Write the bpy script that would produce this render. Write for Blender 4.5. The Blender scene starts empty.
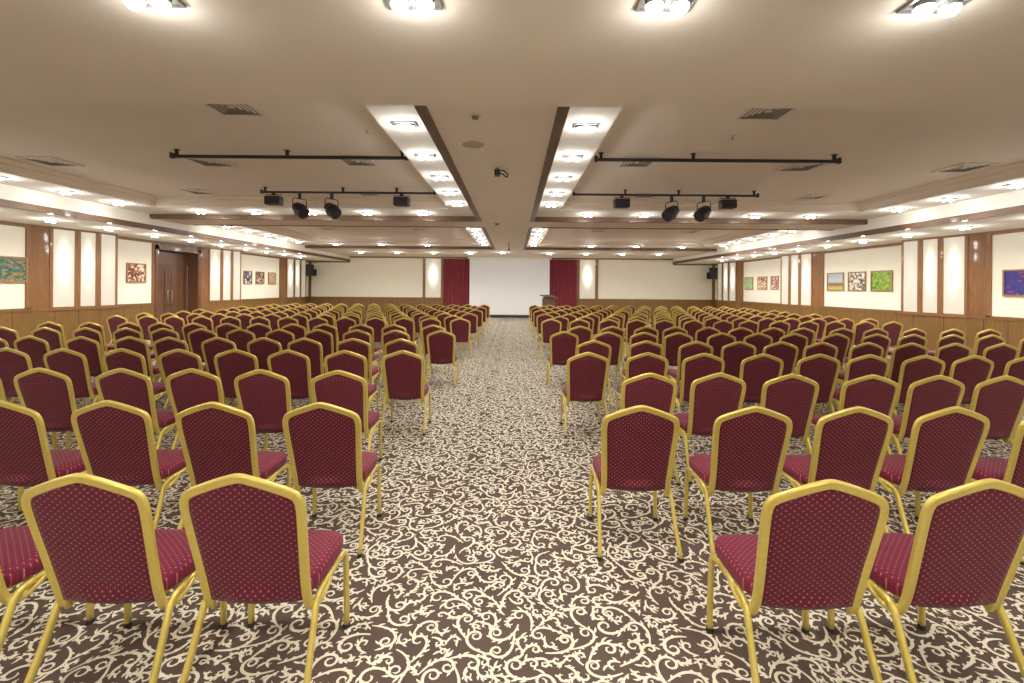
import bpy, bmesh, math, random
import numpy as np
from mathutils import Vector, Matrix
random.seed(7)
C = bpy.context.scene.collection
PI = math.pi
H = 1.655            # eye height
F = 450.0            # focal length in pixels of a 1024 px wide frame
VX, VY = 514.0, 287.7

# ------------------------------------------------------------------ helpers
def link(o, parent=None):
    C.objects.link(o)
    if parent: o.parent = parent
    return o

class MB:
    """collects shapes and links them as one mesh"""
    def __init__(s): s.v=[]; s.f=[]; s.m=[]; s.sm=[]
    def add(s, vs, fs, mi=0, smooth=False):
        n=len(s.v); s.v += [tuple(p) for p in vs]
        for f in fs:
            s.f.append(tuple(i+n for i in f)); s.m.append(mi); s.sm.append(smooth)
    def box(s, x0,x1,y0,y1,z0,z1, mi=0):
        vs=[(x,y,z) for z in (z0,z1) for y in (y0,y1) for x in (x0,x1)]
        s.add(vs, [(0,2,3,1),(4,5,7,6),(0,1,5,4),(2,6,7,3),(0,4,6,2),(1,3,7,5)], mi)
    def bbox(s, x0,x1,y0,y1,z0,z1, b=.01, mi=0, seg=2):
        bm=bmesh.new(); bmesh.ops.create_cube(bm,size=1)
        for v in bm.verts:
            v.co.x=(x0+x1)/2+v.co.x*(x1-x0); v.co.y=(y0+y1)/2+v.co.y*(y1-y0); v.co.z=(z0+z1)/2+v.co.z*(z1-z0)
        bmesh.ops.bevel(bm, geom=list(bm.edges), offset=b, segments=seg, affect='EDGES', profile=.5)
        bm.verts.index_update()
        s.add([v.co[:] for v in bm.verts],[[v.index for v in f.verts] for f in bm.faces],mi,False); bm.free()
    def quad(s,a,b,c,d,mi=0): s.add([a,b,c,d],[(0,1,2,3)],mi)
    def tube(s, pts, r, n=10, ref=(0,1,0), rw=None, mi=0, groove=False, caps=True):
        """sweep a section (r along ref, rw across) along pts"""
        pts=[Vector(p) for p in pts]; rw = rw or r; ref=Vector(ref); rings=[]
        for i,p in enumerate(pts):
            t=(pts[min(i+1,len(pts)-1)]-pts[max(i-1,0)]).normalized()
            N=(ref-t*ref.dot(t))
            if N.length<1e-4: N=Vector((1,0,0))-t*t.x
            N.normalize(); B=t.cross(N)
            ring=[]
            for k in range(n):
                a=2*PI*k/n
                ca,sa=math.cos(a),math.sin(a)
                q=.72
                cx=math.copysign(abs(ca)**q,ca); sx=math.copysign(abs(sa)**q,sa)
                g=1.0
                if groove and abs(cx)>.98: g=.5
                ring.append(p+N*(r*cx*g)+B*(rw*sx))
            rings.append(ring)
        vs=[p for R in rings for p in R]; fs=[]
        for i in range(len(rings)-1):
            for k in range(n):
                a=i*n+k; b=i*n+(k+1)%n
                fs.append((a,b,b+n,a+n))
        if caps:
            fs.append(tuple(reversed(range(n)))); m=(len(rings)-1)*n; fs.append(tuple(m+k for k in range(n)))
        s.add(vs,fs,mi,True)
    def cyl(s, c, r, h, axis='z', n=20, r2=None, mi=0):
        r2 = r if r2 is None else r2
        vs=[];
        for (rr,t) in ((r,0),(r2,h)):
            for k in range(n):
                a=2*PI*k/n; u,w=rr*math.cos(a),rr*math.sin(a)
                if axis=='z': vs.append((c[0]+u,c[1]+w,c[2]+t))
                elif axis=='y': vs.append((c[0]+u,c[1]+t,c[2]+w))
                else: vs.append((c[0]+t,c[1]+u,c[2]+w))
        fs=[(k,(k+1)%n,(k+1)%n+n,k+n) for k in range(n)]+[tuple(reversed(range(n))),tuple(range(n,2*n))]
        s.add(vs,fs,mi,False)
    def build(s, name, mat, parent=None, fix=True, loc=None):
        me=bpy.data.meshes.new(name); me.from_pydata(s.v,[],s.f)
        for m in (mat if isinstance(mat,(list,tuple)) else [mat]): me.materials.append(m)
        me.polygons.foreach_set('material_index',s.m)
        me.polygons.foreach_set('use_smooth',s.sm)
        if fix:
            bm=bmesh.new(); bm.from_mesh(me); bmesh.ops.recalc_face_normals(bm,faces=bm.faces); bm.to_mesh(me); bm.free()
        me.update()
        o=bpy.data.objects.new(name,me)
        if loc: o.location=loc
        return link(o,parent)

def thing(name,label,cat,loc=(0,0,0),rz=0,group=None):
    o=bpy.data.objects.new(name,None); o.empty_display_size=.1; C.objects.link(o)
    o.location=loc; o.rotation_euler=(0,0,rz); o['label']=label; o['category']=cat
    if group: o['group']=group
    return o
def tag(o,label,cat,group=None):
    o['label']=label; o['category']=cat
    if group: o['group']=group
    return o
def struct(o): o['kind']='structure'; return o
def dup(root,loc,rz,label,group=None,skip=()):
    r=root.copy(); C.objects.link(r); r.location=loc; r.rotation_euler=(0,0,rz); r['label']=label
    if group: r['group']=group
    for ch in root.children:
        c=ch.copy(); C.objects.link(c); c.parent=r
        for g in ch.children:
            if g.name.split('.')[0] in skip: continue
            d=g.copy(); C.objects.link(d); d.parent=c
    return r
def smooth_path(pts,k=4):
    P=[Vector(p) for p in pts]; out=[]
    for i in range(len(P)-1):
        p0=P[max(i-1,0)];p1=P[i];p2=P[i+1];p3=P[min(i+2,len(P)-1)]
        for j in range(k):
            t=j/k
            out.append(.5*((2*p1)+(p2-p0)*t+(2*p0-5*p1+4*p2-p3)*t*t+(3*p1-p0-3*p2+p3)*t**3))
    out.append(P[-1]); return out
ORD=['zeroth','first','second','third','fourth','fifth','sixth','seventh','eighth','ninth','tenth','eleventh','twelfth','thirteenth','fourteenth','fifteenth','sixteenth']

# ------------------------------------------------------------------ materials
def srgb(r,g,b):
    f=lambda c:(c/255/12.92) if c/255<=.04045 else ((c/255+.055)/1.055)**2.4
    return (f(r),f(g),f(b),1)
def mat(name,col,rough=.6,metal=0,spec=.5,emit=None,es=0,coat=0,sheen=0):
    m=bpy.data.materials.new(name); m.use_nodes=True
    b=m.node_tree.nodes['Principled BSDF']
    b.inputs['Base Color'].default_value=col; b.inputs['Roughness'].default_value=rough
    b.inputs['Metallic'].default_value=metal; b.inputs['Specular IOR Level'].default_value=spec
    b.inputs['Coat Weight'].default_value=coat; b.inputs['Sheen Weight'].default_value=sheen
    if emit: b.inputs['Emission Color'].default_value=emit; b.inputs['Emission Strength'].default_value=es
    return m
class NT:
    def __init__(s,m): s.t=m.node_tree; s.b=s.t.nodes['Principled BSDF']
    def n(s,ty,**kw):
        x=s.t.nodes.new(ty)
        for k,v in kw.items(): setattr(x,k,v)
        return x
    def L(s,a,b): s.t.links.new(a,b)
    def put(s,inp,v):
        if hasattr(v,'links'): s.L(v,inp)
        else: inp.default_value=v
    def math(s,op,a,b=None,c=None):
        x=s.n('ShaderNodeMath',operation=op); s.put(x.inputs[0],a)
        if b is not None: s.put(x.inputs[1],b)
        if c is not None: s.put(x.inputs[2],c)
        return x.outputs[0]
    def mix(s,f,a,b):
        x=s.n('ShaderNodeMix',data_type='RGBA'); s.put(x.inputs[0],f); s.put(x.inputs[6],a); s.put(x.inputs[7],b); return x.outputs[2]
    def ramp(s,f,stops,const=False):
        x=s.n('ShaderNodeValToRGB'); s.L(f,x.inputs[0])
        if const: x.color_ramp.interpolation='CONSTANT'
        e=x.color_ramp.elements
        while len(e)<len(stops): e.new(.5)
        for q,(p,c) in zip(e,stops): q.position=p; q.color=c
        return x.outputs[0]
    def noise(s,vec,scale,detail=3,rough=.5,dist=0):
        x=s.n('ShaderNodeTexNoise'); s.L(vec,x.inputs['Vector'])
        x.inputs['Scale'].default_value=scale; x.inputs['Detail'].default_value=detail
        x.inputs['Roughness'].default_value=rough; x.inputs['Distortion'].default_value=dist
        return x.outputs[0]
    def obj(s): return s.n('ShaderNodeTexCoord').outputs['Object']
    def uv(s): return s.n('ShaderNodeTexCoord').outputs['UV']
    def xyz(s,v):
        x=s.n('ShaderNodeSeparateXYZ'); s.L(v,x.inputs[0]); return x.outputs
    def mapping(s,v,scale):
        x=s.n('ShaderNodeMapping'); s.L(v,x.inputs[0]); x.inputs['Scale'].default_value=scale; return x.outputs[0]
    def bump(s,h,st=.2,d=.01):
        x=s.n('ShaderNodeBump'); x.inputs['Strength'].default_value=st; x.inputs['Distance'].default_value=d
        s.L(h,x.inputs['Height']); s.L(x.outputs[0],s.b.inputs['Normal'])

def plaster(name,col):
    m=mat(name,col,.85,spec=.2); t=NT(m); n=t.noise(t.obj(),1.3,4)
    c2=tuple(c*.93 for c in col[:3])+(1,)
    t.L(t.mix(n,c2,col),t.b.inputs['Base Color']); return m
M_ceil=plaster('ceiling_plaster',(.80,.73,.62,1))
M_band=plaster('band_plaster',(.82,.79,.70,1))
M_wall=plaster('wall_cream',(.90,.87,.73,1))
M_white=plaster('panel_white',(.88,.88,.80,1))

def wood(name,a,b,rough=.4,scale=(14,14,1.2),grooves=0):
    m=mat(name,a,rough,coat=.15); t=NT(m); o=t.obj()
    n=t.noise(t.mapping(o,scale),2.2,5,.6,.6)
    c=t.ramp(n,[(.3,b),(.7,a)])
    if grooves:
        x,y,z=t.xyz(o)
        g=t.math('FRACT',t.math('MULTIPLY',t.math('ADD',x,y),grooves))
        gm=t.math('LESS_THAN',g,.03)
        c=t.mix(gm,c,tuple(k*.45 for k in b[:3])+(1,))
    t.L(c,t.b.inputs['Base Color']); return m
M_wood=wood('bay_wood',(.27,.118,.036,1),(.165,.066,.020,1),.52)
M_wains=wood('wainscot_wood',(.22,.112,.026,1),(.15,.07,.016,1),.48,grooves=1.7)
M_trim=wood('trim_wood',(.135,.068,.033,1),(.085,.042,.021,1),.62,(1.2,1.2,12))
M_dark=wood('door_wood',(.15,.062,.026,1),(.085,.034,.015,1),.4)
M_gold=mat('gold_frame_paint',(.66,.50,.10,1),.3,metal=.35,coat=.35)
t=NT(M_gold); n=t.noise(t.obj(),60,2); t.L(t.mix(n,(.56,.43,.075,1),(.72,.57,.13,1)),t.b.inputs['Base Color'])
M_black=mat('black_metal',(.012,.012,.013,1),.5)
M_blackm=mat('black_grille',(.02,.02,.022,1),.8)
M_steel=mat('brushed_steel',(.55,.54,.5,1),.3,metal=.9)
M_grey=mat('fixture_grey',(.23,.23,.23,1),.4,metal=.5)
M_rubber=mat('black_rubber',(.02,.018,.016,1),.8)
M_vent=mat('vent_paint',(.78,.74,.66,1),.6)
M_ventd=mat('vent_shadow',(.26,.23,.19,1),.9)
for m_ in (M_black,M_blackm,M_steel,M_grey,M_rubber,M_vent,M_ventd):
    t=NT(m_); c=tuple(t.b.inputs['Base Color'].default_value)
    n=t.noise(t.obj(),35,2); t.L(t.mix(n,tuple(k*.85 for k in c[:3])+(1,),c),t.b.inputs['Base Color'])
M_screen=mat('screen_cloth',(.80,.81,.83,1),.9,spec=.1)
t=NT(M_screen); t.L(t.mix(t.noise(t.obj(),.8,2),(.84,.87,.92,1),(.88,.91,.96,1)),t.b.inputs['Base Color'])
M_lamp=mat('lamp_glass',(1,1,1,1),.3,emit=(1,.96,.88,1),es=28)
M_curt=mat('red_velvet',(.24,.004,.022,1),.75,sheen=.3)
t=NT(M_curt); t.L(t.mix(t.noise(t.mapping(t.obj(),(6,6,.4)),3,3),(.10,.001,.010,1),(.25,.004,.024,1)),t.b.inputs['Base Color'])

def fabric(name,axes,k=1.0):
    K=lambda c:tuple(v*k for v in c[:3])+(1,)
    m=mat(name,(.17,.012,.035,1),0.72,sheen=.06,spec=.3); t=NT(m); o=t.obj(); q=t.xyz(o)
    u=t.math('MULTIPLY',q[axes[0]],32.); v=t.math('MULTIPLY',q[axes[1]],39.)
    a=t.math('FRACT',t.math('ADD',u,v)); b=t.math('FRACT',t.math('SUBTRACT',u,v))
    da=t.math('ABSOLUTE',t.math('SUBTRACT',a,.5)); db=t.math('ABSOLUTE',t.math('SUBTRACT',b,.5))   # .5 on a line
    dot=t.math('GREATER_THAN',t.math('MINIMUM',da,db),.375)
    line=t.math('GREATER_THAN',t.math('MAXIMUM',da,db),.45)
    n=t.noise(o,30,3)
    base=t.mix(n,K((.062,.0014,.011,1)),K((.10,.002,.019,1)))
    c=t.mix(t.math('MULTIPLY',line,.5),base,(.21,.02,.045,1))
    c=t.mix(t.math('MULTIPLY',dot,.8),c,(.48,.19,.14,1))
    t.L(c,t.b.inputs['Base Color']); t.bump(t.noise(o,260,2),.15,.002)
    return m
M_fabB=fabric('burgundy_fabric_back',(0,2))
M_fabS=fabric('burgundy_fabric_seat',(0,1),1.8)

M_carpB=mat('carpet_brown',(.085,.055,.045,1),.95,spec=.1)
t=NT(M_carpB); o_=t.obj(); c=t.mix(t.noise(o_,2.2,4),(.075,.048,.040,1),(.15,.105,.085,1))
c=t.mix(t.math('MULTIPLY',t.noise(o_,400,2),.35),c,(.03,.02,.018,1)); t.L(c,t.b.inputs['Base Color']); t.bump(t.noise(o_,300,2),.3,.004)
M_carpC=mat('carpet_cream',(.62,.56,.43,1),.95,spec=.1)
t=NT(M_carpC); o_=t.obj(); c=t.mix(t.noise(o_,350,2),(.66,.60,.46,1),(.90,.85,.70,1)); t.L(c,t.b.inputs['Base Color'])
M_carpF=mat('carpet_distant_weave',(.3,.26,.2,1),.95,spec=.1)
t=NT(M_carpF); o_=t.obj(); n=t.noise(o_,14,3,.5,2.2)
c=t.ramp(n,[(.44,(.10,.066,.054,1)),(.50,(.62,.56,.43,1)),(.56,(.10,.066,.054,1)),(.62,(.5,.45,.35,1))]); t.L(c,t.b.inputs['Base Color'])

def glow_mat(name,strength,hot,hz=.58):
    m=mat(name,(.50,.48,.42,1),.5,emit=(1,.88,.66,1),es=1); t=NT(m)
    x,y,z=t.xyz(t.uv())
    dx=t.math('DIVIDE',t.math('SUBTRACT',x,.5),.22); dz=t.math('DIVIDE',t.math('SUBTRACT',y,hz),.20)
    r=t.math('ADD',t.math('MULTIPLY',dx,dx),t.math('MULTIPLY',dz,dz))
    g=t.math('EXPONENT',t.math('MULTIPLY',r,-1))
    s=t.math('MULTIPLY_ADD',g,hot,strength); t.L(s,t.b.inputs['Emission Strength'])
    return m
M_glow=glow_mat('frosted_glass_lit',.16,1.9)
M_glow2=glow_mat('frosted_glass_side',.13,.05)

# ------------------------------------------------------------------ room dimensions
XL,XR=-11.38,11.12; YB,YF=-4.0,25.0
Z1,Zc,Zm,Zp=3.05,3.325,3.43,3.60
TL,TR=-9.12,8.82            # inner edge of side soffits
SL,SR=-.92,.488             # central strip
Y1=3.46; Y2,Y3=11.25,12.5; Y4=19.6

# ---- carpet ----------------------------------------------------------------
def scroll_tile(T=1.5, seed=3):
    rnd=random.Random(seed); g=.0105; N=int(round(T/g)); occ=[[0]*N for _ in range(N)]
    strokes=[]
    def cell(x,y): return int((x%T)/g)%N, int((y%T)/g)%N
    def trace(x,y,h,L,k0,k1,pw):
        ds=.0075; n=int(L/ds); P=[(x,y,h)]
        for i in range(n):
            s=i/n; k=k0+(k1-k0)*(s**pw); h+=k*ds; x+=math.cos(h)*ds; y+=math.sin(h)*ds; P.append((x,y,h))
        return P
    def ok(P,own,skip):
        for i,(x,y,h) in enumerate(P):
            if i<skip: continue
            a,b=cell(x,y)
            for da in (-1,0,1):
                for db in (-1,0,1):
                    if occ[(a+da)%N][(b+db)%N]: return False
        return True
    def commit(P,w,kind):
        strokes.append((P,w,kind))
        for (x,y,h) in P:
            a,b=cell(x,y); occ[a][b]=len(strokes)
    seeds=[(rnd.random()*T,rnd.random()*T,rnd.random()*2*PI) for _ in range(7)]
    queue=[(x,y,h,0) for x,y,h in seeds]
    tries=0
    while tries<16000:
        tries+=1
        if queue and rnd.random()<.8:
            x,y,h,d=queue[rnd.randrange(len(queue))]
        else: x,y,h=rnd.random()*T,rnd.random()*T,rnd.random()*2*PI
        sg=rnd.choice((-1,1)); hh=h+sg*-rnd.uniform(.15,.6)
        big = rnd.random() < (.8 if tries<2500 else .35)
        if big: L=rnd.uniform(.27,.38); k1=sg*rnd.uniform(58,78); k0=sg*rnd.uniform(-2,7); pw=1.75; w=rnd.uniform(.0050,.0060)
        else: L=rnd.uniform(.10,.19); k1=sg*rnd.uniform(85,120); k0=sg*rnd.uniform(0,10); pw=1.4; w=rnd.uniform(.0044,.0055)
        P=trace(x,y,hh,L,k0,k1,pw)
        if ok(P,0,6):
            commit(P,w,0)
            for f in (.15,.3,.45,.6):
                i=int(len(P)*f); queue.append((P[i][0],P[i][1],P[i][2],1))
    # leaf lobes along the stems
    base=list(strokes)
    for (P,w,_) in base:
        for f in (.08,.17,.26,.35,.44,.53,.62,.7):
            i=int(len(P)*f); x,y,h=P[i]
            for sg in (-1,1):
                for tr in range(3):
                    L=rnd.uniform(.026,.055); Q=trace(x,y,h+sg*rnd.uniform(.5,.9),L,-sg*10,-sg*rnd.uniform(10,40),1)
                    if ok(Q,0,4): commit(Q,.0060,1); break
    return strokes
def ribbon_arrays(strokes,step):
    V=[];Fc=[]
    for si,(P,w,kind) in enumerate(strokes):
        n=len(P)-1; idx=list(range(0,n+1,step)); 
        if idx[-1]!=n: idx.append(n)
        b=len(V)
        for i in idx:
            s=i/n; x,y,h=P[i]
            if kind==0: ww=w*(.35+1.0*math.sin(PI*min(1,s*.9+.06))**.8); 
            else: ww=w*(math.sin(PI*(.1+.88*s))**.8)
            if kind==0 and s>.86: ww=w*1.05*math.cos((s-.93)/.07*PI/2.2) if s>.93 else ww
            zz=.0012+4e-6*(si%400); V.append((x-math.sin(h)*ww,y+math.cos(h)*ww,zz)); V.append((x+math.sin(h)*ww,y-math.cos(h)*ww,zz))
        for j in range(len(idx)-1): Fc.append((b+2*j,b+2*j+1,b+2*j+3,b+2*j+2))
    return np.array(V,dtype=np.float32),np.array(Fc,dtype=np.int32)
def build_floor():
    T=1.5; st=scroll_tile(T)
    hi=ribbon_arrays(st,1 if False else 2); lo=ribbon_arrays(st,5)
    Vs=[];Fs=[];off=0
    def put(arr,ox,oy):
        nonlocal off
        v,f=arr; q=np.zeros((len(v),3),dtype=np.float32); q[:,0]=v[:,0]+ox; q[:,1]=v[:,1]+oy; q[:,2]=v[:,2]
        Vs.append(q); Fs.append(f+off); off+=len(v)
    for i in range(-7,8):
        for j in range(0,17):
            x0=i*T-.75; y0=j*T-.4; xc=x0+.75; yc=y0+.75
            if abs(xc+.2)>11 : continue
            if yc<5.5 and abs(xc)<yc*1.25+2.6: put(hi,x0,y0)
            elif abs(xc)<1.6: put(hi,x0,y0)
            elif yc<9.2: put(lo,x0,y0)
    base=np.array([(XL-.6,YB,0),(XR+.6,YB,0),(XR+.6,9.3,0),(XL-.6,9.3,0),
                   (-2.2,9.3,0),(2.2,9.3,0),(2.2,YF+1,0),(-2.2,YF+1,0),
                   (XL-.6,YF+1,0),(XR+.6,YF+1,0)],dtype=np.float32)
    faces=[(0,1,2,5,4,3),(4,5,6,7),(3,4,7,8),(5,2,9,6)]
    V=np.concatenate([base]+Vs); R=np.concatenate(Fs)+len(base)
    me=bpy.data.meshes.new('floor'); nb=sum(len(f) for f in faces)
    me.vertices.add(len(V)); me.vertices.foreach_set('co',V.ravel())
    loops=np.concatenate([np.array([i for f in faces for i in f],dtype=np.int32),R.ravel()])
    me.loops.add(len(loops)); me.loops.foreach_set('vertex_index',loops)
    starts=[];s=0
    for f in faces: starts.append(s); s+=len(f)
    starts=np.concatenate([np.array(starts),nb+4*np.arange(len(R))]).astype(np.int32)
    me.polygons.add(len(starts)); me.polygons.foreach_set('loop_start',starts)
    mi=np.ones(len(starts),dtype=np.int32); mi[0]=0; mi[1]=0; mi[2]=2; mi[3]=2
    for m in (M_carpB,M_carpC,M_carpF): me.materials.append(m)
    me.polygons.foreach_set('material_index',mi); me.update(calc_edges=True); me.validate()
    o=bpy.data.objects.new('floor',me); link(o); struct(o)
    print('carpet verts',len(V),'strokes',len(st))
build_floor()

# ---- ceiling ---------------------------------------------------------------
def ring_loft(mb,rects,mi=0,close=True):
    """rects: list of (x0,x1,y0,y1,z)"""
    for a,b in zip(rects[:-1],rects[1:]):
        A=[(a[0],a[2],a[4]),(a[1],a[2],a[4]),(a[1],a[3],a[4]),(a[0],a[3],a[4])]
        B=[(b[0],b[2],b[4]),(b[1],b[2],b[4]),(b[1],b[3],b[4]),(b[0],b[3],b[4])]
        for k in range(4):
            mb.quad(A[k],A[(k+1)%4],B[(k+1)%4],B[k],mi)
    r=rects[-1]
    if close: mb.quad((r[0],r[2],r[4]),(r[1],r[2],r[4]),(r[1],r[3],r[4]),(r[0],r[3],r[4]),mi)
cm=MB()
TOP=3.75
# cross beam over the camera, side soffits, front bulkhead: solid boxes
cm.box(XL-.4,XR+.4,YB,Y1,Z1,TOP)
cm.box(XL-.4,TL,Y1,YF+.4,Z1,TOP,1)
cm.box(TR,XR+.4,Y1,YF+.4,Z1,TOP,1)
cm.box(SL,SR,Y1,Y4,Zc,TOP)
cm.box(TL,TR,Y4,YF+.4,Zc,TOP)
cm.box(TL,SL,Y2,Y3,Zc,TOP); cm.box(SR,TR,Y2,Y3,Zc,TOP)
ceiling=struct(cm.build('ceiling',[M_ceil,M_band],fix=False))
def coffer(x0,x1,y0,y1,left):
    """bands round the coffer at Zm, moulding, panel at Zp"""
    side=.96; cen=.56; 
    def R(ds,dc,dn,df,z):
        return (x0+(ds if left else dc), x1-(dc if left else ds), y0+dn, y1-df, z)
    b=MB()
    # the flat band
    ring_loft(b,[R(0,0,0,0,Zm),R(side,cen,.9,1.03,Zm)],close=False)
    o=b.build('ceiling_band',M_band,ceiling)
    p=MB(); s=side; c=cen; n=.9; f=1.03; h=Zp-Zm
    prof=[(0,0),(0,.022),(.03,.03),(.05,.05),(.14,.085),(.17,.095),(.17,.115),(.28,.145),(.33,.150),(.33,h-.003),(.40,h)]
    ring_loft(p,[R(s+w,c+.012*w/.4,n+w,f+w,Zm+z) for w,z in prof])
    p.build('ceiling_panel',M_ceil,ceiling)
    # small cream bead along the band edge
    return
for (a,b_) in ((Y1,Y2),(Y3,Y4)):
    coffer(TL,SL,a,b_,True); coffer(SR,TR,a,b_,False)
ft=MB()   # cream fascia is the box side; brown boards:
def trim(i,boxes):
    m=MB()
    for b in boxes: m.box(*b)
    return struct(m.build('trim_%d'%i,M_trim))
e=.012
trim(1,[(TL-.06,TL+e,Y1,YF,Z1-e,Z1+.11)])
trim(2,[(TR-e,TR+.06,Y1,YF,Z1-e,Z1+.11)])
w=.10
k=3
for (a,b_) in ((Y1,Y2),(Y3,Y4)):
    for (x0,x1) in ((TL,SL),(SR,TR)):
        cb=(x1,x1+w) if x1==SL else (x0-w,x0)
        bx=[(cb[0]-(e if x1==SL else 0),cb[1]+(0 if x1==SL else e),a,b_+w,Zc-e,Zm)]
        bx=[(cb[0]-e if x1==SL else cb[0], cb[1] if x1==SL else cb[1]+e, a, b_+w, Zc-e, Zc+.09)]
        fx=(x0,x1) if x1==SL else (x0,x1)
        bx.append((x0+.003,x1-.003 if x1==SL else x1,b_-e,b_+w,Zc-e,Zm))            # far edge: face and underside board
        if a>5: bx.append((x0+.25,x1,a-w,a+e,Zc-e,Zm))                  # near edge board
        trim(k,bx); k+=1

# ---- walls -----------------------------------------------------------------
def wall_box(name,x0,x1,y0,y1,z0,z1,m=M_wall):
    b=MB(); b.box(x0,x1,y0,y1,z0,z1); return struct(b.build(name,m))
DY0,DY1=14.22,16.28   # doorway outer frame on the left wall
lw=MB(); lw.box(XL-.2,XL,YB,DY0+.1,0,Z1); lw.box(XL-.2,XL,DY1-.1,YF+.2,0,Z1); lw.box(XL-.2,XL,DY0+.1,DY1-.1,2.8,Z1)
wall_left=struct(lw.build('wall_left',M_wall))
wall_right=wall_box('wall_right',XR,XR+.2,YB,YF+.2,0,Z1)
wall_front=wall_box('wall_front',XL-.2,XR+.2,YF,YF+.2,0,TOP)
wall_rear=wall_box('wall_rear',XL-.2,XR+.2,YB-.2,YB,0,TOP)
WZ=1.055
BAYS=[10.57,16.23,21.9]; BL=1.97
def side_trims(parent,xw,s,gaps,sections):
    """wainscot, rail, top cap, end posts. s=+1: room lies at +x"""
    wm=MB(); tm=MB()
    for (a,b_) in gaps:
        x0,x1=sorted((xw,xw+s*.03)); wm.box(x0,x1,a,b_,.12,WZ-.05)
        x0,x1=sorted((xw,xw+s*.045)); wm.box(x0,x1,a,b_,0,.12); wm.box(x0,x1,a,b_,WZ-.05,WZ)
        x0,x1=sorted((xw,xw+s*.03)); 
    for (a,b_) in sections:
        x0,x1=sorted((xw,xw+s*.03)); tm.box(x0,x1,a,b_,Z1-.085,Z1-.001)
        tm.box(x0,x1,a,a+.10,WZ,Z1-.085); tm.box(x0,x1,b_-.10,b_,WZ,Z1-.085)
        tm.box(x0,x1,a,b_,WZ,WZ+.03)
    wm.build('wainscot',M_wains,parent); tm.build('panel_frame',M_wood,parent)
secL=[(YB,BAYS[0]),(BAYS[0]+BL,DY0),(BAYS[1]+BL,BAYS[2]),(BAYS[2]+BL,YF)]
side_trims(wall_left,XL,1,[(YB,DY0),(DY1,YF)],secL)
secR=[(YB,BAYS[0]),(BAYS[0]+BL,BAYS[1]),(BAYS[1]+BL,BAYS[2]),(BAYS[2]+BL,YF)]
side_trims(wall_right,XR,-1,[(YB,YF)],secR)
def px2far(x): return (x-VX)/F*YF
fx=[px2far(v) for v in (423,425.5,441,443.5)]
gx=[px2far(v) for v in (577,579.5,595,597.8)]
wm=MB()
for (a,b_) in ((XL,fx[3]),(gx[0],XR)):
    wm.box(a,b_,YF-.03,YF,0,WZ-.05); wm.box(a,b_,YF-.05,YF,WZ-.05,WZ+.02)
wm.build('wainscot',M_wains,wall_front)
tm=MB()
tm.box(TL,TR,YF-.05,YF,Zc-.07,Zc-.001); tm.box(XL,TL,YF-.05,YF,Z1-.07,Z1-.001); tm.box(TR,XR,YF-.05,YF,Z1-.07,Z1-.001)
for a,b_ in ((fx[0],fx[1]),(fx[2],fx[3]),(gx[0],gx[1]),(gx[2],gx[3])): tm.box(a,b_,YF-.07,YF,WZ,Zc-.09)
tm.box(XL,XL+.12,YF-.07,YF,WZ,Z1-.07); tm.box(XR-.12,XR,YF-.07,YF,WZ,Z1-.07)
tm.build('panel_frame',M_wood,wall_front)

# glowing panel helper: plate with UVs
def plate(name,p,q,z0,z1,nrm,m,parent):
    """vertical rectangle from ground point p to q (local), thickness along nrm"""
    p=Vector(p); q=Vector(q); n=Vector((nrm[0],nrm[1],0)).normalized()*.012
    vs=[]
    for off in (Vector((0,0,0)),n):
        for (g,z) in ((p,z0),(q,z0),(q,z1),(p,z1)): vs.append((g.x+off.x,g.y+off.y,z))
    fs=[(3,2,1,0),(4,5,6,7),(0,1,5,4),(1,2,6,5),(2,3,7,6),(3,0,4,7)]
    me=bpy.data.meshes.new(name); me.from_pydata(vs,[],fs); me.materials.append(m)
    uv=me.uv_layers.new(name='UVMap'); co=[(0,0),(1,0),(1,1),(0,1)]
    for poly in me.polygons:
        for li in poly.loop_indices:
            uv.data[li].uv=co[me.loops[li].vertex_index%4]
    bm=bmesh.new(); bm.from_mesh(me); bmesh.ops.recalc_face_normals(bm,faces=bm.faces); bm.to_mesh(me); bm.free()
    return link(bpy.data.objects.new(name,me),parent)

for (a,b_,side) in ((fx[1],fx[2],'left'),(gx[1],gx[2],'right')):
    o=thing('wall_light','glowing tall white wall panel just %s of the red curtain %s of the screen'%(side,side),'wall light',((a+b_)/2,YF-.001,0),group=None)
    hw=(b_-a)/2-.004
    plate('light_panel',(-hw,-.02),(hw,-.02),WZ+.03,Zc-.1,(0,-1),M_glow,o)
    f=MB(); f.box(-hw,hw,-.018,0,WZ+.025,Zc-.095); f.build('backing',M_white,o)

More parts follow.
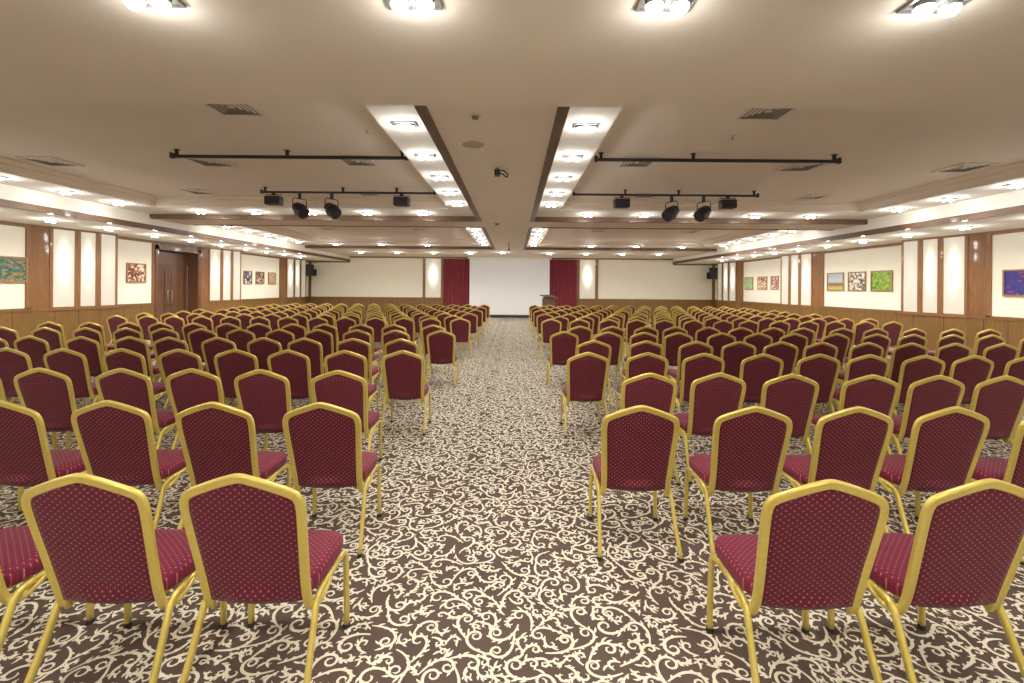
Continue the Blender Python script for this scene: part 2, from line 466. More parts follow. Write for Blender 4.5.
def bay(y0,side,label):
    s=1 if side=='left' else -1; xw=XL if s==1 else XR
    o=thing('light_bay',label,'wall bay',(xw,y0,0),group='wood framed bays with glowing panels along the side walls')
    pts=[(0,.0),(.13,.32),(.22,.92),(.33,1.38),(.35,1.93),(0,1.97)]
    P=[Vector((s*a,b)) for a,b in pts]
    core=MB(); n=len(P)
    def prism(mb,Q,z0,z1):
        m=len(Q)
        vs=[(q.x,q.y,z0) for q in Q]+[(q.x,q.y,z1) for q in Q]
        mb.add(vs,[(k,(k+1)%m,(k+1)%m+m,k+m) for k in range(m)]+[tuple(range(m)),tuple(range(m,2*m))])
    prism(core,P,WZ,Z1-.001); 
    def fbox(mb,a,b_,u0,u1,z0,z1,d):
        t=(b_-a); L=t.length; t=t/L; nr=Vector((t.y,-t.x))*(1 if s==1 else -1)
        A=a+t*u0; B=a+t*(L-u1); c=[A,B,B+nr*d,A+nr*d]
        vs=[(q.x,q.y,z0) for q in c]+[(q.x,q.y,z1) for q in c]
        mb.add(vs,[(0,1,5,4),(1,2,6,5),(2,3,7,6),(3,0,4,7),(0,1,2,3),(4,5,6,7)])
        return A,B,nr
    zt=Z1-.05
    for k in (1,2,3):
        a,b_=P[k],P[k+1]
        L=(b_-a).length
        fbox(core,a,b_,0,L-.07,WZ,Z1-.001,.02); fbox(core,a,b_,L-.07,0,WZ,Z1-.001,.02)
        fbox(core,a,b_,.07,.07,zt,Z1-.001,.02); fbox(core,a,b_,.07,.07,WZ,WZ+.035,.02)
    core.build('frame',M_wood,o)
    base=MB(); Q=[P[0]+Vector((0,-.03))]+[p+Vector((s*.025,0)) for p in P[1:5]]+[P[5]+Vector((0,.03))]
    prism(base,Q,0,WZ-.05); base.build('base_panel',M_wains,o)
    rail=MB(); Q=[P[0]+Vector((0,-.05))]+[p+Vector((s*.045,0)) for p in P[1:5]]+[P[5]+Vector((0,.05))]
    prism(rail,Q,WZ-.05,WZ-.001); rail.build('rail',M_wood,o)
    for k in (1,2,3):
        a,b_=P[k],P[k+1]; t=(b_-a).normalized(); nr=Vector((t.y,-t.x))*(1 if s==1 else -1)
        A=a+t*.071+nr*.0015; B=b_-t*.071+nr*.0015
        plate('light_panel' if k<3 else 'side_panel',A,B,WZ+.036,zt-.001,nr,M_glow if k<3 else M_glow2,o)
where=['nearest to the camera','middle one','farthest, beside the front corner']
for side in ('left','right'):
    for k,y in enumerate(BAYS):
        bay(y,side,'wood framed bay of glowing white panels on the %s wall, %s'%(side,where[k]))

# rear-side wall filler walls handled; door on the left wall
d=thing('door_1','','door',(XL,0,0)); del d['label']; del d['category']; d['kind']='structure'
fr=MB(); dp=-.34
fr.box(-.02,.05,DY0,DY0+.14,0,2.93); fr.box(-.02,.05,DY1-.14,DY1,0,2.93); fr.box(-.02,.05,DY0,DY1,2.79,2.93)
fr.box(dp,-.02,DY0+.10,DY0+.14,0,2.79); fr.box(dp,-.02,DY1-.14,DY1-.10,0,2.79); fr.box(dp,-.02,DY0+.10,DY1-.10,2.79,2.84)
fr.box(dp-.05,dp,DY0+.10,DY1-.10,2.33,2.84); fr.box(dp,dp+.02,DY0+.14,DY1-.14,2.33,2.42)
fr.build('door_frame',M_dark,d)
ym=(DY0+DY1)/2; 
for (a,b_,hy) in ((DY0+.14,ym-.004,ym-.09),(ym+.004,DY1-.14,ym+.09)):
    lf=MB(); lf.box(dp-.045,dp-.005,a,b_,.01,2.33)
    w_=b_-a
    for z0,z1 in ((.2,1.0),(1.15,2.15)):
        lf.box(dp-.006,dp+.006,a+.12,a+.15,z0,z1); lf.box(dp-.006,dp+.006,b_-.15,b_-.12,z0,z1)
        lf.box(dp-.006,dp+.006,a+.12,b_-.12,z0,z0+.03); lf.box(dp-.006,dp+.006,a+.12,b_-.12,z1-.03,z1)
    leaf=lf.build('door_leaf',M_dark,d)
    hn=MB(); hn.tube([(dp-.005,hy,1.02),(dp+.06,hy,1.02),(dp+.06,hy,1.05),(dp+.06,hy,1.45),(dp+.06,hy,1.48),(dp-.005,hy,1.48)],.014,8,ref=(0,1,0))
    hn.build('door_handle',M_steel,leaf)
ov=MB(); ov.box(XL-.02,XL+.03,DY0+.0,DY1,2.93,Z1-.001); struct(ov.build('trim_9',M_dark))

# ---- pictures ---------------------------------------------------------------
def art(name,kind,cols,seed):
    m=mat(name,cols[0],.45); t=NT(m); uv=t.uv()
    x=t.n('ShaderNodeMapping'); t.L(uv,x.inputs[0]); x.inputs['Location'].default_value=(seed*3.7,seed*1.3,0); v=x.outputs[0]
    if kind=='blot':
        n=t.noise(v,8,4,.65,1.0)
        k=len(cols); c=t.ramp(n,[(.30+.4*i/(k-1) if i else 0,cols[i]) for i in range(k)],True)
    elif kind=='field':
        q=t.xyz(uv); n=t.noise(v,6,3); y=t.math('ADD',q[1],t.math('MULTIPLY',t.math('SUBTRACT',n,.5),.22))
        k=len(cols); c=t.ramp(y,[(i/k,cols[i]) for i in range(k)])
    else:
        w=t.n('ShaderNodeTexVoronoi'); t.L(v,w.inputs['Vector']); w.inputs['Scale'].default_value=9
        n=t.xyz(w.outputs['Color'])[0]; k=len(cols); c=t.ramp(n,[(i/k,cols[i]) for i in range(k)],True)
    t.L(c,t.b.inputs['Base Color']); return m
g=srgb
ART=[('left',9.35,10.5,1.68,2.27,'blot',[g(25,45,40),g(60,110,70),g(40,90,110),g(180,150,60),g(150,40,30),g(30,30,50)],
      'framed dark green and blue painting alone on the left wall nearest the camera'),
 ('left',13.19,13.88,1.72,2.30,'vor',[g(120,60,35),g(225,205,170),g(160,100,60),g(90,45,30),g(235,220,190)],
      'framed brown and cream painting between the first left bay and the door'),
 ('left',18.9,19.5,1.72,2.28,'vor',[g(40,45,90),g(225,220,210),g(60,40,50),g(120,100,140)],
      'framed dark blue and white picture, first of three beyond the left door'),
 ('left',19.8,20.45,1.72,2.28,'vor',[g(120,70,40),g(70,40,30),g(220,200,170),g(60,50,60)],
      'framed dark brown picture, middle of three beyond the left door'),
 ('left',20.8,21.45,1.72,2.28,'blot',[g(215,190,150),g(150,110,70),g(230,215,185),g(110,70,50)],
      'framed beige picture, last of three beyond the left door'),
 ('right',9.0,10.22,1.55,2.15,'blot',[g(25,30,90),g(35,40,120),g(50,45,130),g(60,40,110),g(200,90,35),g(170,40,45)],
      'framed blue painting with orange and red alone on the right wall nearest the camera'),
 ('right',13.2,14.0,1.64,2.26,'blot',[g(30,80,25),g(70,130,40),g(160,180,60),g(110,160,70),g(190,90,90)],
      'framed green and yellow leafy painting, nearest of three between the first right bays'),
 ('right',14.2,14.95,1.64,2.26,'vor',[g(225,220,200),g(60,55,50),g(170,160,140),g(235,230,215),g(110,100,90)],
      'framed black and cream sketch, middle of three between the first right bays'),
 ('right',15.15,15.95,1.64,2.26,'field',[g(190,170,110),g(200,170,90),g(70,70,60),g(200,200,190),g(185,195,205),g(170,185,200)],
      'framed pale landscape with dry field, farthest of three between the first right bays'),
 ('right',18.9,19.45,1.66,2.24,'vor',[g(190,60,60),g(230,220,215),g(90,40,60),g(220,200,190)],
      'framed red and white picture, nearest of three beyond the second right bay'),
 ('right',19.75,20.5,1.66,2.24,'vor',[g(225,180,130),g(230,225,215),g(200,120,60),g(110,60,40)],
      'framed orange and cream picture, middle of three beyond the second right bay'),
 ('right',20.9,21.65,1.66,2.24,'blot',[g(120,160,110),g(170,200,150),g(90,140,90),g(200,215,180)],
      'framed pale green picture, farthest of three beyond the second right bay')]
M_frame=wood('picture_frame_wood',(.38,.22,.09,1),(.25,.13,.05,1),.4,(8,8,8))
for i,(side,a,b_,z0,z1,kind,cols,label) in enumerate(ART):
    s=1 if side=='left' else -1; xw=(XL if s==1 else XR)+s*.001
    o=thing('framed_picture',label,'picture',(xw,(a+b_)/2,(z0+z1)/2)); hw=(b_-a)/2; hh=(z1-z0)/2
    f=MB(); t_=.035
    for (y0,y1,q0,q1) in ((-hw,hw,hh-t_,hh),(-hw,hw,-hh,-hh+t_),(-hw,-hw+t_,-hh+t_,hh-t_),(hw-t_,hw,-hh+t_,hh-t_)):
        x0,x1=sorted((0,s*.035)); f.box(x0,x1,y0,y1,q0,q1)
    f.build('frame',M_frame,o)
    plate('canvas',(s*.005,-hw+t_),(s*.005,hw-t_),-hh+t_,hh-t_,(s,0),art('painting_%d'%i,kind,cols,i),o)

# ---- screen, curtains, lectern ---------------------------------------------
o=thing('projection_screen','large plain white projection screen hanging between the red curtains','screen',(px2far(509.5),YF-.25,0))
hw=2.2
b=MB(); b.box(-hw,hw,-.005,.005,.16,Zc-.10); b.build('screen_sheet',M_screen,o)
b=MB(); b.bbox(-hw-.02,hw+.02,-.03,.03,.02,.16,.012); b.build('bottom_bar',M_black,o)
b=MB(); b.bbox(-hw-.12,hw+.12,-.08,.08,Zc-.10,Zc-.005,.02); b.build('roller_housing',M_white,o)
for s_ in (hw+.12,-hw-.16):
    b=MB(); b.box(s_,s_+.04,-.085,.085,Zc-.13,Zc-.004); b.build('end_cap',M_black,o)
for (xa,xb,side) in ((443.6,472,'left'),(547,576.8,'right')):
    a,b_=px2far(xa),px2far(xb); o=thing('curtain','deep red pleated curtain hanging at the %s of the white screen'%side,'curtain',((a+b_)/2,YF-.10,0))
    m=MB(); nx=90; w_=b_-a; vs=[];fs=[]
    zs=[.06,.8,1.6,2.4,Zc-.12]
    for j,z in enumerate(zs):
        for i in range(nx+1):
            u=i/nx; vs.append((-w_/2+w_*u,.055*math.sin(u*PI*2*8+.3*math.sin(u*9))*(1.0-.1*j)+.01*math.sin(u*31),z))
    for j in range(len(zs)-1):
        for i in range(nx): q=j*(nx+1)+i; fs.append((q,q+1,q+nx+2,q+nx+1))
    m.add(vs,fs,0,True); m.build('cloth',M_curt,o)
    r=MB(); r.tube([(-w_/2,0,Zc-.11),(w_/2,0,Zc-.11)],.015,8,ref=(0,0,1)); r.build('curtain_rod',M_black,o)
o=thing('lectern','brown wooden lectern with slanted top standing right of the white screen','lectern',(px2far(548.5)*23/25,22.6,0))
M_lect=wood('lectern_wood',(.13,.07,.035,1),(.08,.043,.02,1))
b=MB(); b.bbox(-.34,.30,-.22,.22,.08,1.14,.012); b.build('body',M_lect,o)
b=MB(); b.bbox(-.40,.36,-.27,.27,0,.08,.012); b.build('plinth',M_lect,o)
b=MB(); vs=[(-.46,-.30,1.30),(.10,-.30,1.32),(.44,-.30,1.17),(.44,-.30,1.12),(-.46,-.30,1.255)]
n=5; V=[(x,y,z) for y in (-.30,.30) for (x,_,z) in vs]
b.add(V,[tuple(range(5)),tuple(range(5,10))]+[(k,(k+1)%5,(k+1)%5+5,k+5) for k in range(5)]); b.build('reading_top',M_trim,o)
b=MB(); b.tube(smooth_path([(.1,0,1.28),(.1,.02,1.42),(.06,-.04,1.50)],4),.006,6); b.build('microphone',M_black,o)
# neck joining top and body
b=MB(); b.box(-.30,.26,-.18,.18,1.13,1.21); b.build('neck',M_lect,o)

# ---- wall speakers ----------------------------------------------------------
def wspeaker(x,y,z,s,label):
    o=thing('wall_speaker',label,'loudspeaker',(x,y,z),rz=s*.5)
    b=MB(); b.bbox(-.17,.17,-.16,.16,-.31,.31,.02); b.build('cabinet',M_black,o)
    b=MB(); b.bbox(-.15,.15,-.175,-.155,-.28,.28,.008); b.build('grille',M_blackm,o)
    b=MB(); b.box(-.03,.03,.15,.30,-.04,.04); b.box(-.16,.16,.29,.31,-.3,.06); b.build('wall_bracket',M_black,o)
wspeaker(XL+.52,23.9+.0,2.5,-1,'black loudspeaker mounted high beside the far left corner bay')
wspeaker(XR-.52,23.9+.0,2.5,1,'black loudspeaker mounted high beside the far right corner bay')

# ---- recessed twin spotlights ----------------------------------------------
def make_downlight():
    o=thing('downlight','','ceiling light'); 
    b=MB()   # bezel: rectangular ring
    W,D,t_=.135,.075,.018
    for (x0,x1,y0,y1) in ((-W,W,-D,-D+t_),(-W,W,D-t_,D),(-W,-W+t_,-D+t_,D-t_),(W-t_,W,-D+t_,D-t_),(-.01,.01,-D+t_,D-t_)):
        b.box(x0,x1,y0,y1,-.014,-.001)
    b.build('bezel',M_grey,o)
    b=MB(); b.box(-W+t_,W-t_,-D+t_,D-t_,-.004,-.001); b.build('backplate',M_ventd,o)
    for s in (-1,1):
        g_=MB(); g_.cyl((s*.062,0,-.034),.040,.030,n=20,r2=.046); ring=g_.build('lamp_holder',M_grey,o)
        l=MB(); l.cyl((s*.062,0,-.044),.040,.012,n=20,r2=.042); l.cyl((s*.062,0,-.060),.026,.016,n=20,r2=.040); l.build('bulb',M_lamp,ring)
    return o
DL=make_downlight(); DLused=[False]
def downlight(x,y,z,label,group,power=8,light=True,rz=0,big=1.0):
    global DL
    if not DLused[0]: o=DL; DLused[0]=True; o.location=(x,y,z); o.rotation_euler=(0,0,rz); o['label']=label; o['group']=group
    else: o=dup(DL,(x,y,z),rz,label,group)
    o.scale=(big,big,big)
    if light: PEND.append((o,power))
    return o
PEND=[]; PW=4.6; HALO=.14
# the fore beam
for k,(px_,) in enumerate(((145,),(410,),(665,),(935,))):
    downlight((px_-VX)/F*2.17,2.17,Z1,'bright twin spotlight at the top of the picture, %s from the left'%ORD[k+1],'twin spotlights in the near ceiling beam',4.5)
for yy in (-.6,-3.0):  # unseen extra fixtures behind the viewer, added to brighten the hall
    for k,xx in enumerate((-8.6,-4.8,-1.6,1.6,4.8,8.6)):
        downlight(xx,yy,Z1,'added fill spotlight in the near ceiling beam %s the viewer, %s from the left'%('just behind' if yy>-1 else 'far behind',ORD[k+1]),'twin spotlights in the near ceiling beam',20)
for k,xx in enumerate((-8.6,-5.4,5.4,8.6)):  # fill fixtures beyond the frame edges, added for more light
    downlight(xx,2.2,Z1,'added fill spotlight in the near ceiling beam toward the side wall, %s from the left'%ORD[k+1],'twin spotlights in the near ceiling beam',11)
cx=-.216
for s,side in ((-1,'left'),(1,'right')):
    for c_,y0,n_,nm in ((1,4.9,5,'near'),(2,13.7,5,'far')):
        for k in range(n_):
            downlight(cx+s*.99,y0+1.15*k,Zm,'twin spotlight %s of the central ceiling strip, %s along in the %s coffer'%(side,ORD[k+1],nm),'twin spotlights beside the central ceiling strip',6)
    gcen=-.15
    for k in range(5):
        y=5.15+1.15*k
        downlight(gcen+s*8.43,y,Zm,'twin spotlight on the outer band of the near %s coffer, %s along'%(side,ORD[k+1]),'twin spotlights along the outer coffer bands',8)
    for k in range(5):
        y=13.4+1.12*k
        downlight(gcen+s*8.43,y,Zm,'twin spotlight on the outer band of the far %s coffer, %s along'%(side,ORD[k+1]),'twin spotlights along the outer coffer bands',9)
    for k in range(5):
        downlight(cx+s*(1.98+1.33*k),10.78,Zm,'twin spotlight on the far end of the near %s coffer, %s from centre'%(side,ORD[k+1]),'twin spotlights across the coffer ends',7)
    for k in range(4):
        downlight(cx+s*(3.4+1.9*k),18.7,Zm,'twin spotlight on the far end of the far %s coffer, %s from centre'%(side,ORD[k+1]),'twin spotlights across the coffer ends',7)
    for k in range(4):
        downlight(cx+s*(1.9+1.75*k)+(.0),21.6,Zc,'twin spotlight in the ceiling before the screen wall, %s from centre on the %s'%(ORD[k+1],side),'twin spotlights before the screen wall',17)
    for k in range(11):
        downlight(gcen+s*9.9,6.9+1.42*k,Z1,'twin spotlight in the low side ceiling along the %s wall, %s from the camera'%(side,ORD[k+1]),'twin spotlights along the side walls',10,rz=PI/2)
downlight(-.55,21.2,Zc,'bright twin spotlight in front of the centre of the screen','twin spotlights before the screen wall',17)

LDS={}
for (o,power) in PEND:
    k_=round(power,2)
    if k_ not in LDS:
        a=bpy.data.lights.new('downlight_beam','SPOT'); a.energy=power*PW*(2 if power==4.5 else 1); a.color=(1,.935,.85); a.spot_size=math.radians(165); a.spot_blend=.9; a.shadow_soft_size=.06
        h=bpy.data.lights.new('downlight_halo','POINT'); h.energy=(2.6 if power==4.5 else min(power,8))*PW*HALO; h.color=(1,.98,.95); h.shadow_soft_size=.05
        LDS[k_]=(a,h)
    for nm,ld,dz in (('lamp_beam',LDS[k_][0],-.07),('lamp_halo',LDS[k_][1],-.12)):
        q=bpy.data.objects.new(nm,ld); link(q,o); q.location=(0,0,dz)

# ---- vents ------------------------------------------------------------------
def make_vent(w,label):
    o=thing('ceiling_vent',label,'air vent')
    b=MB(); b.box(-w,w,-w,w,-.004,-.001); b.build('backing',M_ventd,o)
    b=MB(); t_=.04
    for (x0,x1,y0,y1) in ((-w,w,-w,-w+t_),(-w,w,w-t_,w),(-w,-w+t_,-w+t_,w-t_),(w-t_,w,-w+t_,w-t_)): b.box(x0,x1,y0,y1,-.016,-.001)
    b.build('frame',M_vent,o)
    b=MB(); r=w-t_; k=0
    while r>.05:
        r2=r-.032; z0,z1=-.012,-.005
        for a in range(4):
            R=Matrix.Rotation(a*PI/2,3,'Z')
            A=[R@Vector(p) for p in ((-r,-r,z1),(r,-r,z1),(r2+.012,-r2-.012,z0),(-r2-.012,-r2-.012,z0))]
            b.quad(*[tuple(q) for q in A])
        r-=.048
    b.box(-.03,.03,-.03,.03,-.014,-.003)
    b.build('louvre',M_vent,o,fix=False)
    return o
vent0=None
for (x,y,lab) in ((-3.08,4.87,'square louvred air vent left of centre, nearest to the camera'),(2.74,4.87,'square louvred air vent right of centre, nearest to the camera'),
   (-7.35,7.13,'square air vent beside the left ceiling moulding'),(-4.79,7.07,'square air vent behind the near left track, outer one'),(-2.43,6.97,'square air vent behind the near left track, inner one'),
   (1.87,6.9,'square air vent behind the near right track, inner one'),(4.5,7.07,'square air vent behind the near right track, outer one'),(7.05,7.07,'square air vent beside the right ceiling moulding')):
    if vent0 is None: vent0=make_vent(.27,lab); vent0.location=(x,y,Zp-.003); vent0['group']='square ceiling vents'
    else: dup(vent0,(x,y,Zp-.003),0,lab,'square ceiling vents')
for (x,y,lab) in ((-6.56,9.35,'small bright ceiling vent behind the far left track, outer one'),(-3.05,9.35,'small bright ceiling vent behind the far left track, inner one'),
   (2.7,9.35,'small bright ceiling vent behind the far right track, inner one'),(6.2,9.35,'small bright ceiling vent behind the far right track, outer one'),
   (-6.3,15.2,'thin vent in the far left coffer, outer one'),(-3.2,15.2,'thin vent in the far left coffer, inner one'),(2.8,15.2,'thin vent in the far right coffer, inner one'),(5.9,15.2,'thin vent in the far right coffer, outer one')):
    v=dup(vent0,(x,y,Zp-.003),0,lab,'square ceiling vents'); v.scale=(.85,.85,1)

# ---- lighting tracks and stage lamps ---------------------------------------
def track(x0,x1,y,z,label,hangers,r=.022):
    xm=(x0+x1)/2; L=(x1-x0)/2
    o=thing('lighting_track',label,'lighting track',(xm,y,z))
    b=MB(); b.bbox(-L,L,-r,r,-r,r,.006); b.build('rail',M_black,o)
    for h in hangers:
        q=MB(); hx=-L+2*L*h; q.box(hx-.02,hx+.02,-.015,.015,r,Zp-z-.010); q.box(hx-.035,hx+.035,-.03,.03,Zp-z-.010,Zp-z-.001); q.build('hanger',M_black,o)
    for e_ in (-L,L):
        q=MB(); q.bbox(e_-.02,e_+.02,-r-.008,r+.008,-r-.008,r+.03,.004); q.build('end_cap',M_black,o)
ZT=3.50; YA,YB8=6.45,8.86; XA=lambda p:(p-VX)/F*YA; XB=lambda p:(p-VX)/F*YB8
track(XA(171),XA(406),YA,ZT,'black lighting track without lamps on the left ceiling, nearer one',(.02,.49,.98))
track(XA(595),XA(838),YA,ZT,'black lighting track without lamps on the right ceiling, nearer one',(.02,.4,.98))
track(XB(261),XB(434),YB8,ZT,'black lighting track carrying four lamps on the left ceiling',(.02,.47,.78),.02)
track(XB(573),XB(757),YB8,ZT,'black lighting track carrying four lamps on the right ceiling',(.28,.57,.98),.02)
def flood(x,label):
    o=thing('stage_floodlight',label,'stage light',(x,YB8,ZT-.16),group='box floodlights on the tracks')
    b=MB(); b.bbox(-.15,.15,-.09,.10,-.095,.075,.02); b.build('housing',M_black,o)
    b=MB(); b.box(-.135,.135,-.098,-.088,-.08,.06); b.build('front_grille',M_blackm,o)
    b=MB(); b.tube([(-.155,0,.0),(-.155,0,.105),(.155,0,.105),(.155,0,0)],.008,6); b.box(-.03,.03,-.025,.025,.10,.137); b.build('yoke',M_black,o)
def par(x,label,a):
    o=thing('stage_spotlight',label,'stage light',(x,YB8,ZT-.34),rz=a,group='round spotlights on the tracks')
    b=MB(); b.cyl((0,-.17,0),.115,.13,'y',24,.135); b.cyl((0,-.04,0),.135,.16,'y',24,.10); b.cyl((0,.12,0),.10,.04,'y',24,.05)
    ho=b.build('housing',M_black,o); ho.rotation_euler=(math.radians(32),0,0)
    b=MB(); b.cyl((0,-.18,0),.10,.012,'y',24); b.build('lens',M_blackm,ho)
    b=MB(); b.tube([(-.145,0,0),(-.145,0,.18),(-.12,0,.21),(.12,0,.21),(.145,0,.18),(.145,0,0)],.009,8)
    b.box(-.025,.025,-.02,.02,.21,.317); b.build('yoke',M_black,o)
X8=XB
flood(X8(273),'small black box floodlight at the outer left end of the left track')
par(X8(299),'round black spotlight on the left track, tilted, outer of its pair',1.0)
par(X8(331),'round black spotlight on the left track, tilted, inner of its pair',1.0)
flood(X8(401),'small black box floodlight toward the inner end of the left track')
flood(X8(621),'small black box floodlight toward the inner end of the right track')
par(X8(671),'round black spotlight on the right track, tilted, inner of its pair',-1.0)
par(X8(703),'round black spotlight on the right track, tilted, outer of its pair',-1.0)
flood(X8(727),'small black box floodlight near the outer end of the right track')

# ---- things on the central strip -------------------------------------------
o=thing('smoke_detector','small round detector on the central ceiling strip, nearest the camera','detector',(-.39,4.37,Zc))
b=MB(); b.cyl((0,0,-.012),.055,.011,n=24); b.build('base',M_vent,o)
b=MB(); b.cyl((0,0,-.035),.028,.024,n=20,r2=.036); b.build('sensor_head',M_ventd,o)
o=thing('ceiling_speaker','flat round ceiling speaker flush in the central ceiling strip','loudspeaker',(-.49,5.24,Zc))
b=MB(); b.cyl((0,0,-.008),.145,.007,n=40); b.build('rim',M_vent,o)
M_grl=mat('speaker_grille',(.42,.38,.31,1),.7); t=NT(M_grl); t.L(t.mix(t.noise(t.obj(),180,1),(.34,.3,.24,1),(.48,.43,.35,1)),t.b.inputs['Base Color'])
b=MB(); b.cyl((0,0,-.011),.128,.004,n=40); b.build('grille',M_grl,o)
o=thing('ceiling_camera','small black camera with a curved cable under the central ceiling strip','camera',(-.2,6.26,Zc))
b=MB(); b.bbox(-.085,-.005,-.05,.05,-.12,-.03,.01); b.build('housing',M_black,o)
b=MB(); b.box(-.05,-.03,-.01,.01,-.035,-.001); b.build('mount',M_black,o)
b=MB(); b.tube(smooth_path([(-.01,0,-.04),(.05,0,-.05),(.10,0,-.10),(.08,0,-.13),(.03,0,-.09),(-.005,0,-.08)],4),.010,6); b.build('cable',M_black,o)
o=thing('hanging_microphone','thin dark rod hanging from the central ceiling strip before the screen','microphone',(-.2,16.5,Zc))
b=MB(); b.tube([(0,0,-.001),(0,0,-.26)],.012,8,ref=(1,0,0)); b.build('rod',M_black,o)
b=MB(); b.cyl((0,0,-.32),.03,.07,n=16); b.build('capsule',M_black,o)
o=thing('smoke_detector','small round detector on the central ceiling strip, farther one','detector',(-.45,11.7,Zc))
b=MB(); b.cyl((0,0,-.05),.05,.049,n=20,r2=.07); b.build('sensor_head',M_ventd,o)
for (x,y,lab) in ((-1.83,5.55,'tiny sprinkler head on the left coffer ceiling near the track'),(2.75,5.7,'tiny sprinkler head on the right coffer ceiling near the track')):
    o=thing('sprinkler_head',lab,'sprinkler',(x,y,Zp))
    b=MB(); b.cyl((0,0,-.01),.035,.009,n=20); b.build('rose',M_vent,o)
    b=MB(); b.cyl((0,0,-.045),.008,.036,n=10); b.cyl((0,0,-.05),.022,.004,n=14); b.build('nozzle',M_steel,o)

# ------------------------------------------------------------------ chairs
def leg_mesh(front,s):
    b=MB()
    if front: P=[(.225,.40,.383),(.2255,.445,.381),(.227,.472,.368),(.228,.484,.335),(.230,.490,.20),(.232,.492,.012)]
    else: P=[(.225,.24,.376),(.226,.19,.370),(.228,.160,.350),(.231,.138,.305),(.236,.085,.18),(.246,.004,.012)]
    P=[(s*x,y,z) for x,y,z in P]
    b.tube(smooth_path(P,3),.0125,8,ref=(1,0,0),rw=.0145); return b
HALF=[(.225,.285,.375),(.223,.235,.352),(.215,.190,.332),(.206,.160,.338),(.201,.143,.375),(.201,.126,.43),(.205,.103,.52),(.212,.073,.64),(.219,.045,.75),(.221,.031,.805),(.214,.022,.842),(.190,.016,.866),(.10,.006,.902),(.03,.001,.924),(0,0,.929)]
def back_y(z): return .0+ (.929-z)*.25
def chair_parts():
    R={}
    b=MB(); P=HALF+[(-x,y,z) for x,y,z in reversed(HALF[:-1])]
    b.tube(smooth_path(P,3),.0125,16,ref=(0,1,.24),rw=.019,groove=True); R['backrest_frame']=(b,M_gold)
    # padded back
    b=MB(); nx,nz=14,28
    prof=[(0,.922),(.03,.916),(.10,.895),(.17,.868),(.20,.846),(.215,.80)]
    def lerp(tab,x):
        for (a,va),(c,vc) in zip(tab[:-1],tab[1:]):
            if x<=c: return va+(vc-va)*(x-a)/(c-a)
        return tab[-1][1]
    def W(z): return lerp([(.30,.19),(.43,.19),(.52,.195),(.64,.203),(.75,.2105),(1,.212)],z)
    vs=[]
    for side in (-1,1):
        for j in range(nz+1):
            t_=j/nz
            for i in range(nx+1):
                s=-1+2*i/nx; zl=.38+t_*(.84-.38); x=s*W(zl); zb=.362+.02*s*s
                z=zb+t_*(lerp(prof,abs(x))-zb)
                edge=(1-s**4)*(1-(2*t_-1)**6)
                if side<0:
                    y=back_y(z)-.006-.010*edge
                    c_=max(0,1-(s/.62)**2); y-=.034*c_*math.exp(-((z-.408)/.022)**2)
                    y+=.014*max(0,1-(s/.32)**2)*math.exp(-((z-.90)/.016)**2)
                else: y=back_y(z)+.008+.026*edge
                vs.append((x,y,z))
    n=(nx+1)*(nz+1); fs=[]
    for j in range(nz):
        for i in range(nx):
            q=j*(nx+1)+i; fs.append((q,q+1,q+nx+2,q+nx+1)); q+=n; fs.append((q+nx+1,q+nx+2,q+1,q))
    loop=[i for i in range(nx+1)]+[j*(nx+1)+nx for j in range(1,nz+1)]+[nz*(nx+1)+i for i in range(nx-1,-1,-1)]+[j*(nx+1) for j in range(nz-1,0,-1)]
    for a,c_ in zip(loop,loop[1:]+loop[:1]): fs.append((a,a+n,c_+n,c_))
    b.add(vs,fs,0,True); R['backrest']=(b,M_fabB)
    # seat cushion
    b=MB(); m=40; rings=[]
    for (z,ins) in ((.388,.02),(.392,.006),(.405,0),(.438,0),(.455,.008),(.466,.025),(.472,.06),(.476,.12)):
        r=[]
        for k in range(m):
            a=2*PI*k/m; ca,sa=math.cos(a),math.sin(a); q=.36
            hx=.226-ins-(.018 if sa<0 else 0)*abs(sa); hy=.205-ins
            r.append((math.copysign(abs(ca)**q,ca)*hx,.325+math.copysign(abs(sa)**q,sa)*hy,z))
        rings.append(r)
    vs=[p for r in rings for p in r]; fs=[]
    for i in range(len(rings)-1):
        for k in range(m): fs.append((i*m+k,i*m+(k+1)%m,(i+1)*m+(k+1)%m,(i+1)*m+k))
    vs.append((0,.325,.478)); c_=len(vs)-1; L0=(len(rings)-1)*m
    for k in range(m): fs.append((L0+k,L0+(k+1)%m,c_))
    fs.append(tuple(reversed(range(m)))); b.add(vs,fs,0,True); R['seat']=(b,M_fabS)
    # seat frame
    b=MB()
    for s in (-1,1): b.tube([(s*.225,.235,.376),(s*.225,.32,.380),(s*.225,.41,.383)],.0122,8,ref=(1,0,0),rw=.0142)
    b.tube([(-.225,.43,.376),(.225,.43,.376)],.010,8,ref=(0,0,1)); b.tube([(-.225,.25,.372),(.225,.25,.372)],.010,8,ref=(0,0,1))
    b.box(-.20,.20,.17,.49,.382,.389)
    R['seat_frame']=(b,M_gold)
    return R
CH=chair_parts()
def make_chair():
    o=thing('banquet_chair','','chair')
    for k,(b,m) in CH.items():
        q=b.build(k,m,o)
    for fr_ in (0,1):
        for s in (-1,1):
            l=leg_mesh(fr_,s).build('leg',M_gold,o)
            r=MB(); x,y=(s*.232,.492) if fr_ else (s*.246,.004)
            r.cyl((x,y,0),.017,.022,n=12,r2=.0165); r.build('rubber_foot',M_rubber,l)
    return o
rowsY=[1.70,2.75,3.81,5.0,6.16,7.40,8.50]
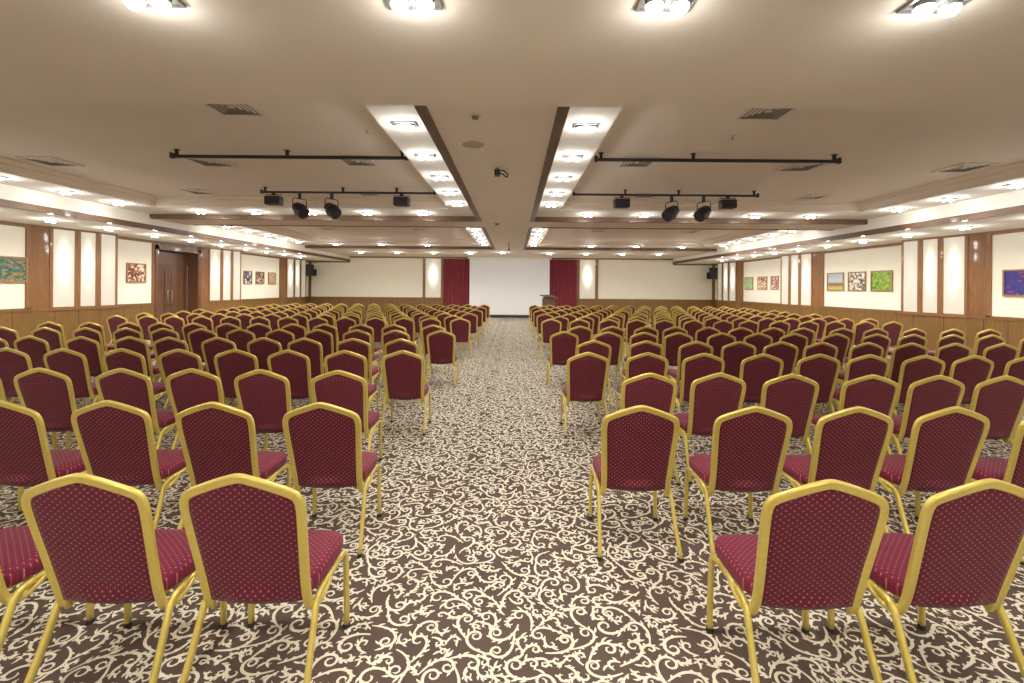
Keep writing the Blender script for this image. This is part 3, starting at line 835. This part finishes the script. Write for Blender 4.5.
rowsL=[[241,84,-92],[321.5,215,108.6,3,-102],[339,260.4,190.7,121.2,40.7,-33],[403,345.7,287.8,234.7,179,122,64.7,8.3],
 [401.3,353.2,304.4,263,217.3,170,128.7,82.2,29.9,-12],[441.2,395.5,356.5,317.7,279.5,239.7,202.3,163.3,126,84.7,44,2.5],
 [433.7,393.9,360.7,324.4,292.8,258.8,227.2,194,159.4,127.8,90.5,49.8]]
rowsR=[[829,992],[642,755,859,959,1060],[650.3,721.5,792.9,872.3,938.7,1005.9],[588.9,648.7,704.9,763.8,821.1,870.6,925.4,976.9,1032],
 [594.7,647,696.6,740.6,782.9,822.8,869.8,912,957,1004],[564.8,608.8,644.5,679.4,722.3,758.9,794.5,837.7,877,914,953.6,994,1036],
 [580.6,613,647,676,709,741.4,773.8,803.7,843.5,878,916.3,954.4,991]]
places=[]
for r,y in enumerate(rowsY):
    for side,L in (('left',rowsL[r]),('right',rowsR[r])):
        for k,p in enumerate(L): places.append((y+random.uniform(-.02,.02),(p-VX)/F*y,side,r+1,k+1))
for k in range(9):
    y=10.4+1.05*k; odd=k%2
    for side,x0,sg in (('left',-1.24-.30*odd,-1),('right',.87+.30*odd,1)):
        for j in range(13-(1 if odd and False else 0)):
            jx=random.uniform(-.03,.03) if j else 0
            places.append((y+random.uniform(-.03,.03),x0+sg*.66*j+jx,side,8+k,j+1))
places.sort(key=lambda p:p[0]+.0*abs(p[1]))
near=places[:300]; far=places[300:]
chair0=make_chair(); first=True
cnt_words={r:ORD[r] for r in range(1,17)}
seat_words={1:'aisle seat'}
for (y,x,side,row,k) in near:
    seat='in the aisle seat' if k==1 else '%s from the aisle'%ORD[k]
    label='burgundy gold-framed chair %s, %s row from the camera, %s block'%(seat,ORD[row],side)
    rz=random.uniform(-.03,.03)
    if row==1: rz=0.0 if side=='left' else .055
    grp='burgundy banquet chairs in rows facing the screen'
    if first: chair0.location=(x,y,0); chair0['label']=label; chair0['group']=grp; first=False
    else: dup(chair0,(x,y,0),rz,label,grp,skip=() if row<=4 else ('rubber_foot',))
# the farthest rows as one object
if far:
    fm=MB(); allp=[(CH['backrest_frame'][0],0),(CH['seat_frame'][0],0),(CH['backrest'][0],1),(CH['seat'][0],2)]
    allp+=[(leg_mesh(a,s),0) for a in (0,1) for s in (-1,1)]
    for (y,x,side,row,k) in far:
        for b,mi in allp:
            fm.add([(vx+x,vy+y,vz) for vx,vy,vz in b.v],b.f,mi,True)
    o=fm.build('banquet_chair_rows',[M_gold,M_fabB,M_fabS],fix=False); o['kind']='stuff'
    tag(o,'small burgundy gold-framed chairs in the very last rows before the screen','chairs','burgundy banquet chairs in rows facing the screen')
    print('near',len(near),'far',len(far),'from row',far[0][3])

# ------------------------------------------------------------------ camera, world
cam=bpy.data.cameras.new('camera'); co=bpy.data.objects.new('camera',cam); link(co)
cam.sensor_width=36; cam.lens=F/1024*36; cam.clip_start=.05; cam.clip_end=200
cam.shift_x=-(VX-512)/1024; cam.shift_y=-(341.5-VY)/1024
co.matrix_world=Matrix.Translation((0,0,H))@Matrix.Rotation(PI/2,4,'X')@Matrix.Rotation(.008,4,'Z')
bpy.context.scene.camera=co
w=bpy.data.worlds.new('world'); bpy.context.scene.world=w; w.use_nodes=True
w.node_tree.nodes['Background'].inputs[0].default_value=(.9,.85,.75,1); w.node_tree.nodes['Background'].inputs[1].default_value=.3
sc=bpy.context.scene
sc.view_settings.view_transform='Standard'; sc.view_settings.look='None'; sc.view_settings.exposure=.80; sc.view_settings.gamma=1.08
cy=sc.cycles; cy.use_denoising=True; cy.max_bounces=7; cy.diffuse_bounces=5; cy.glossy_bounces=3; cy.sample_clamp_indirect=6
try: cy.denoiser='OPENIMAGEDENOISE'
except Exception: pass
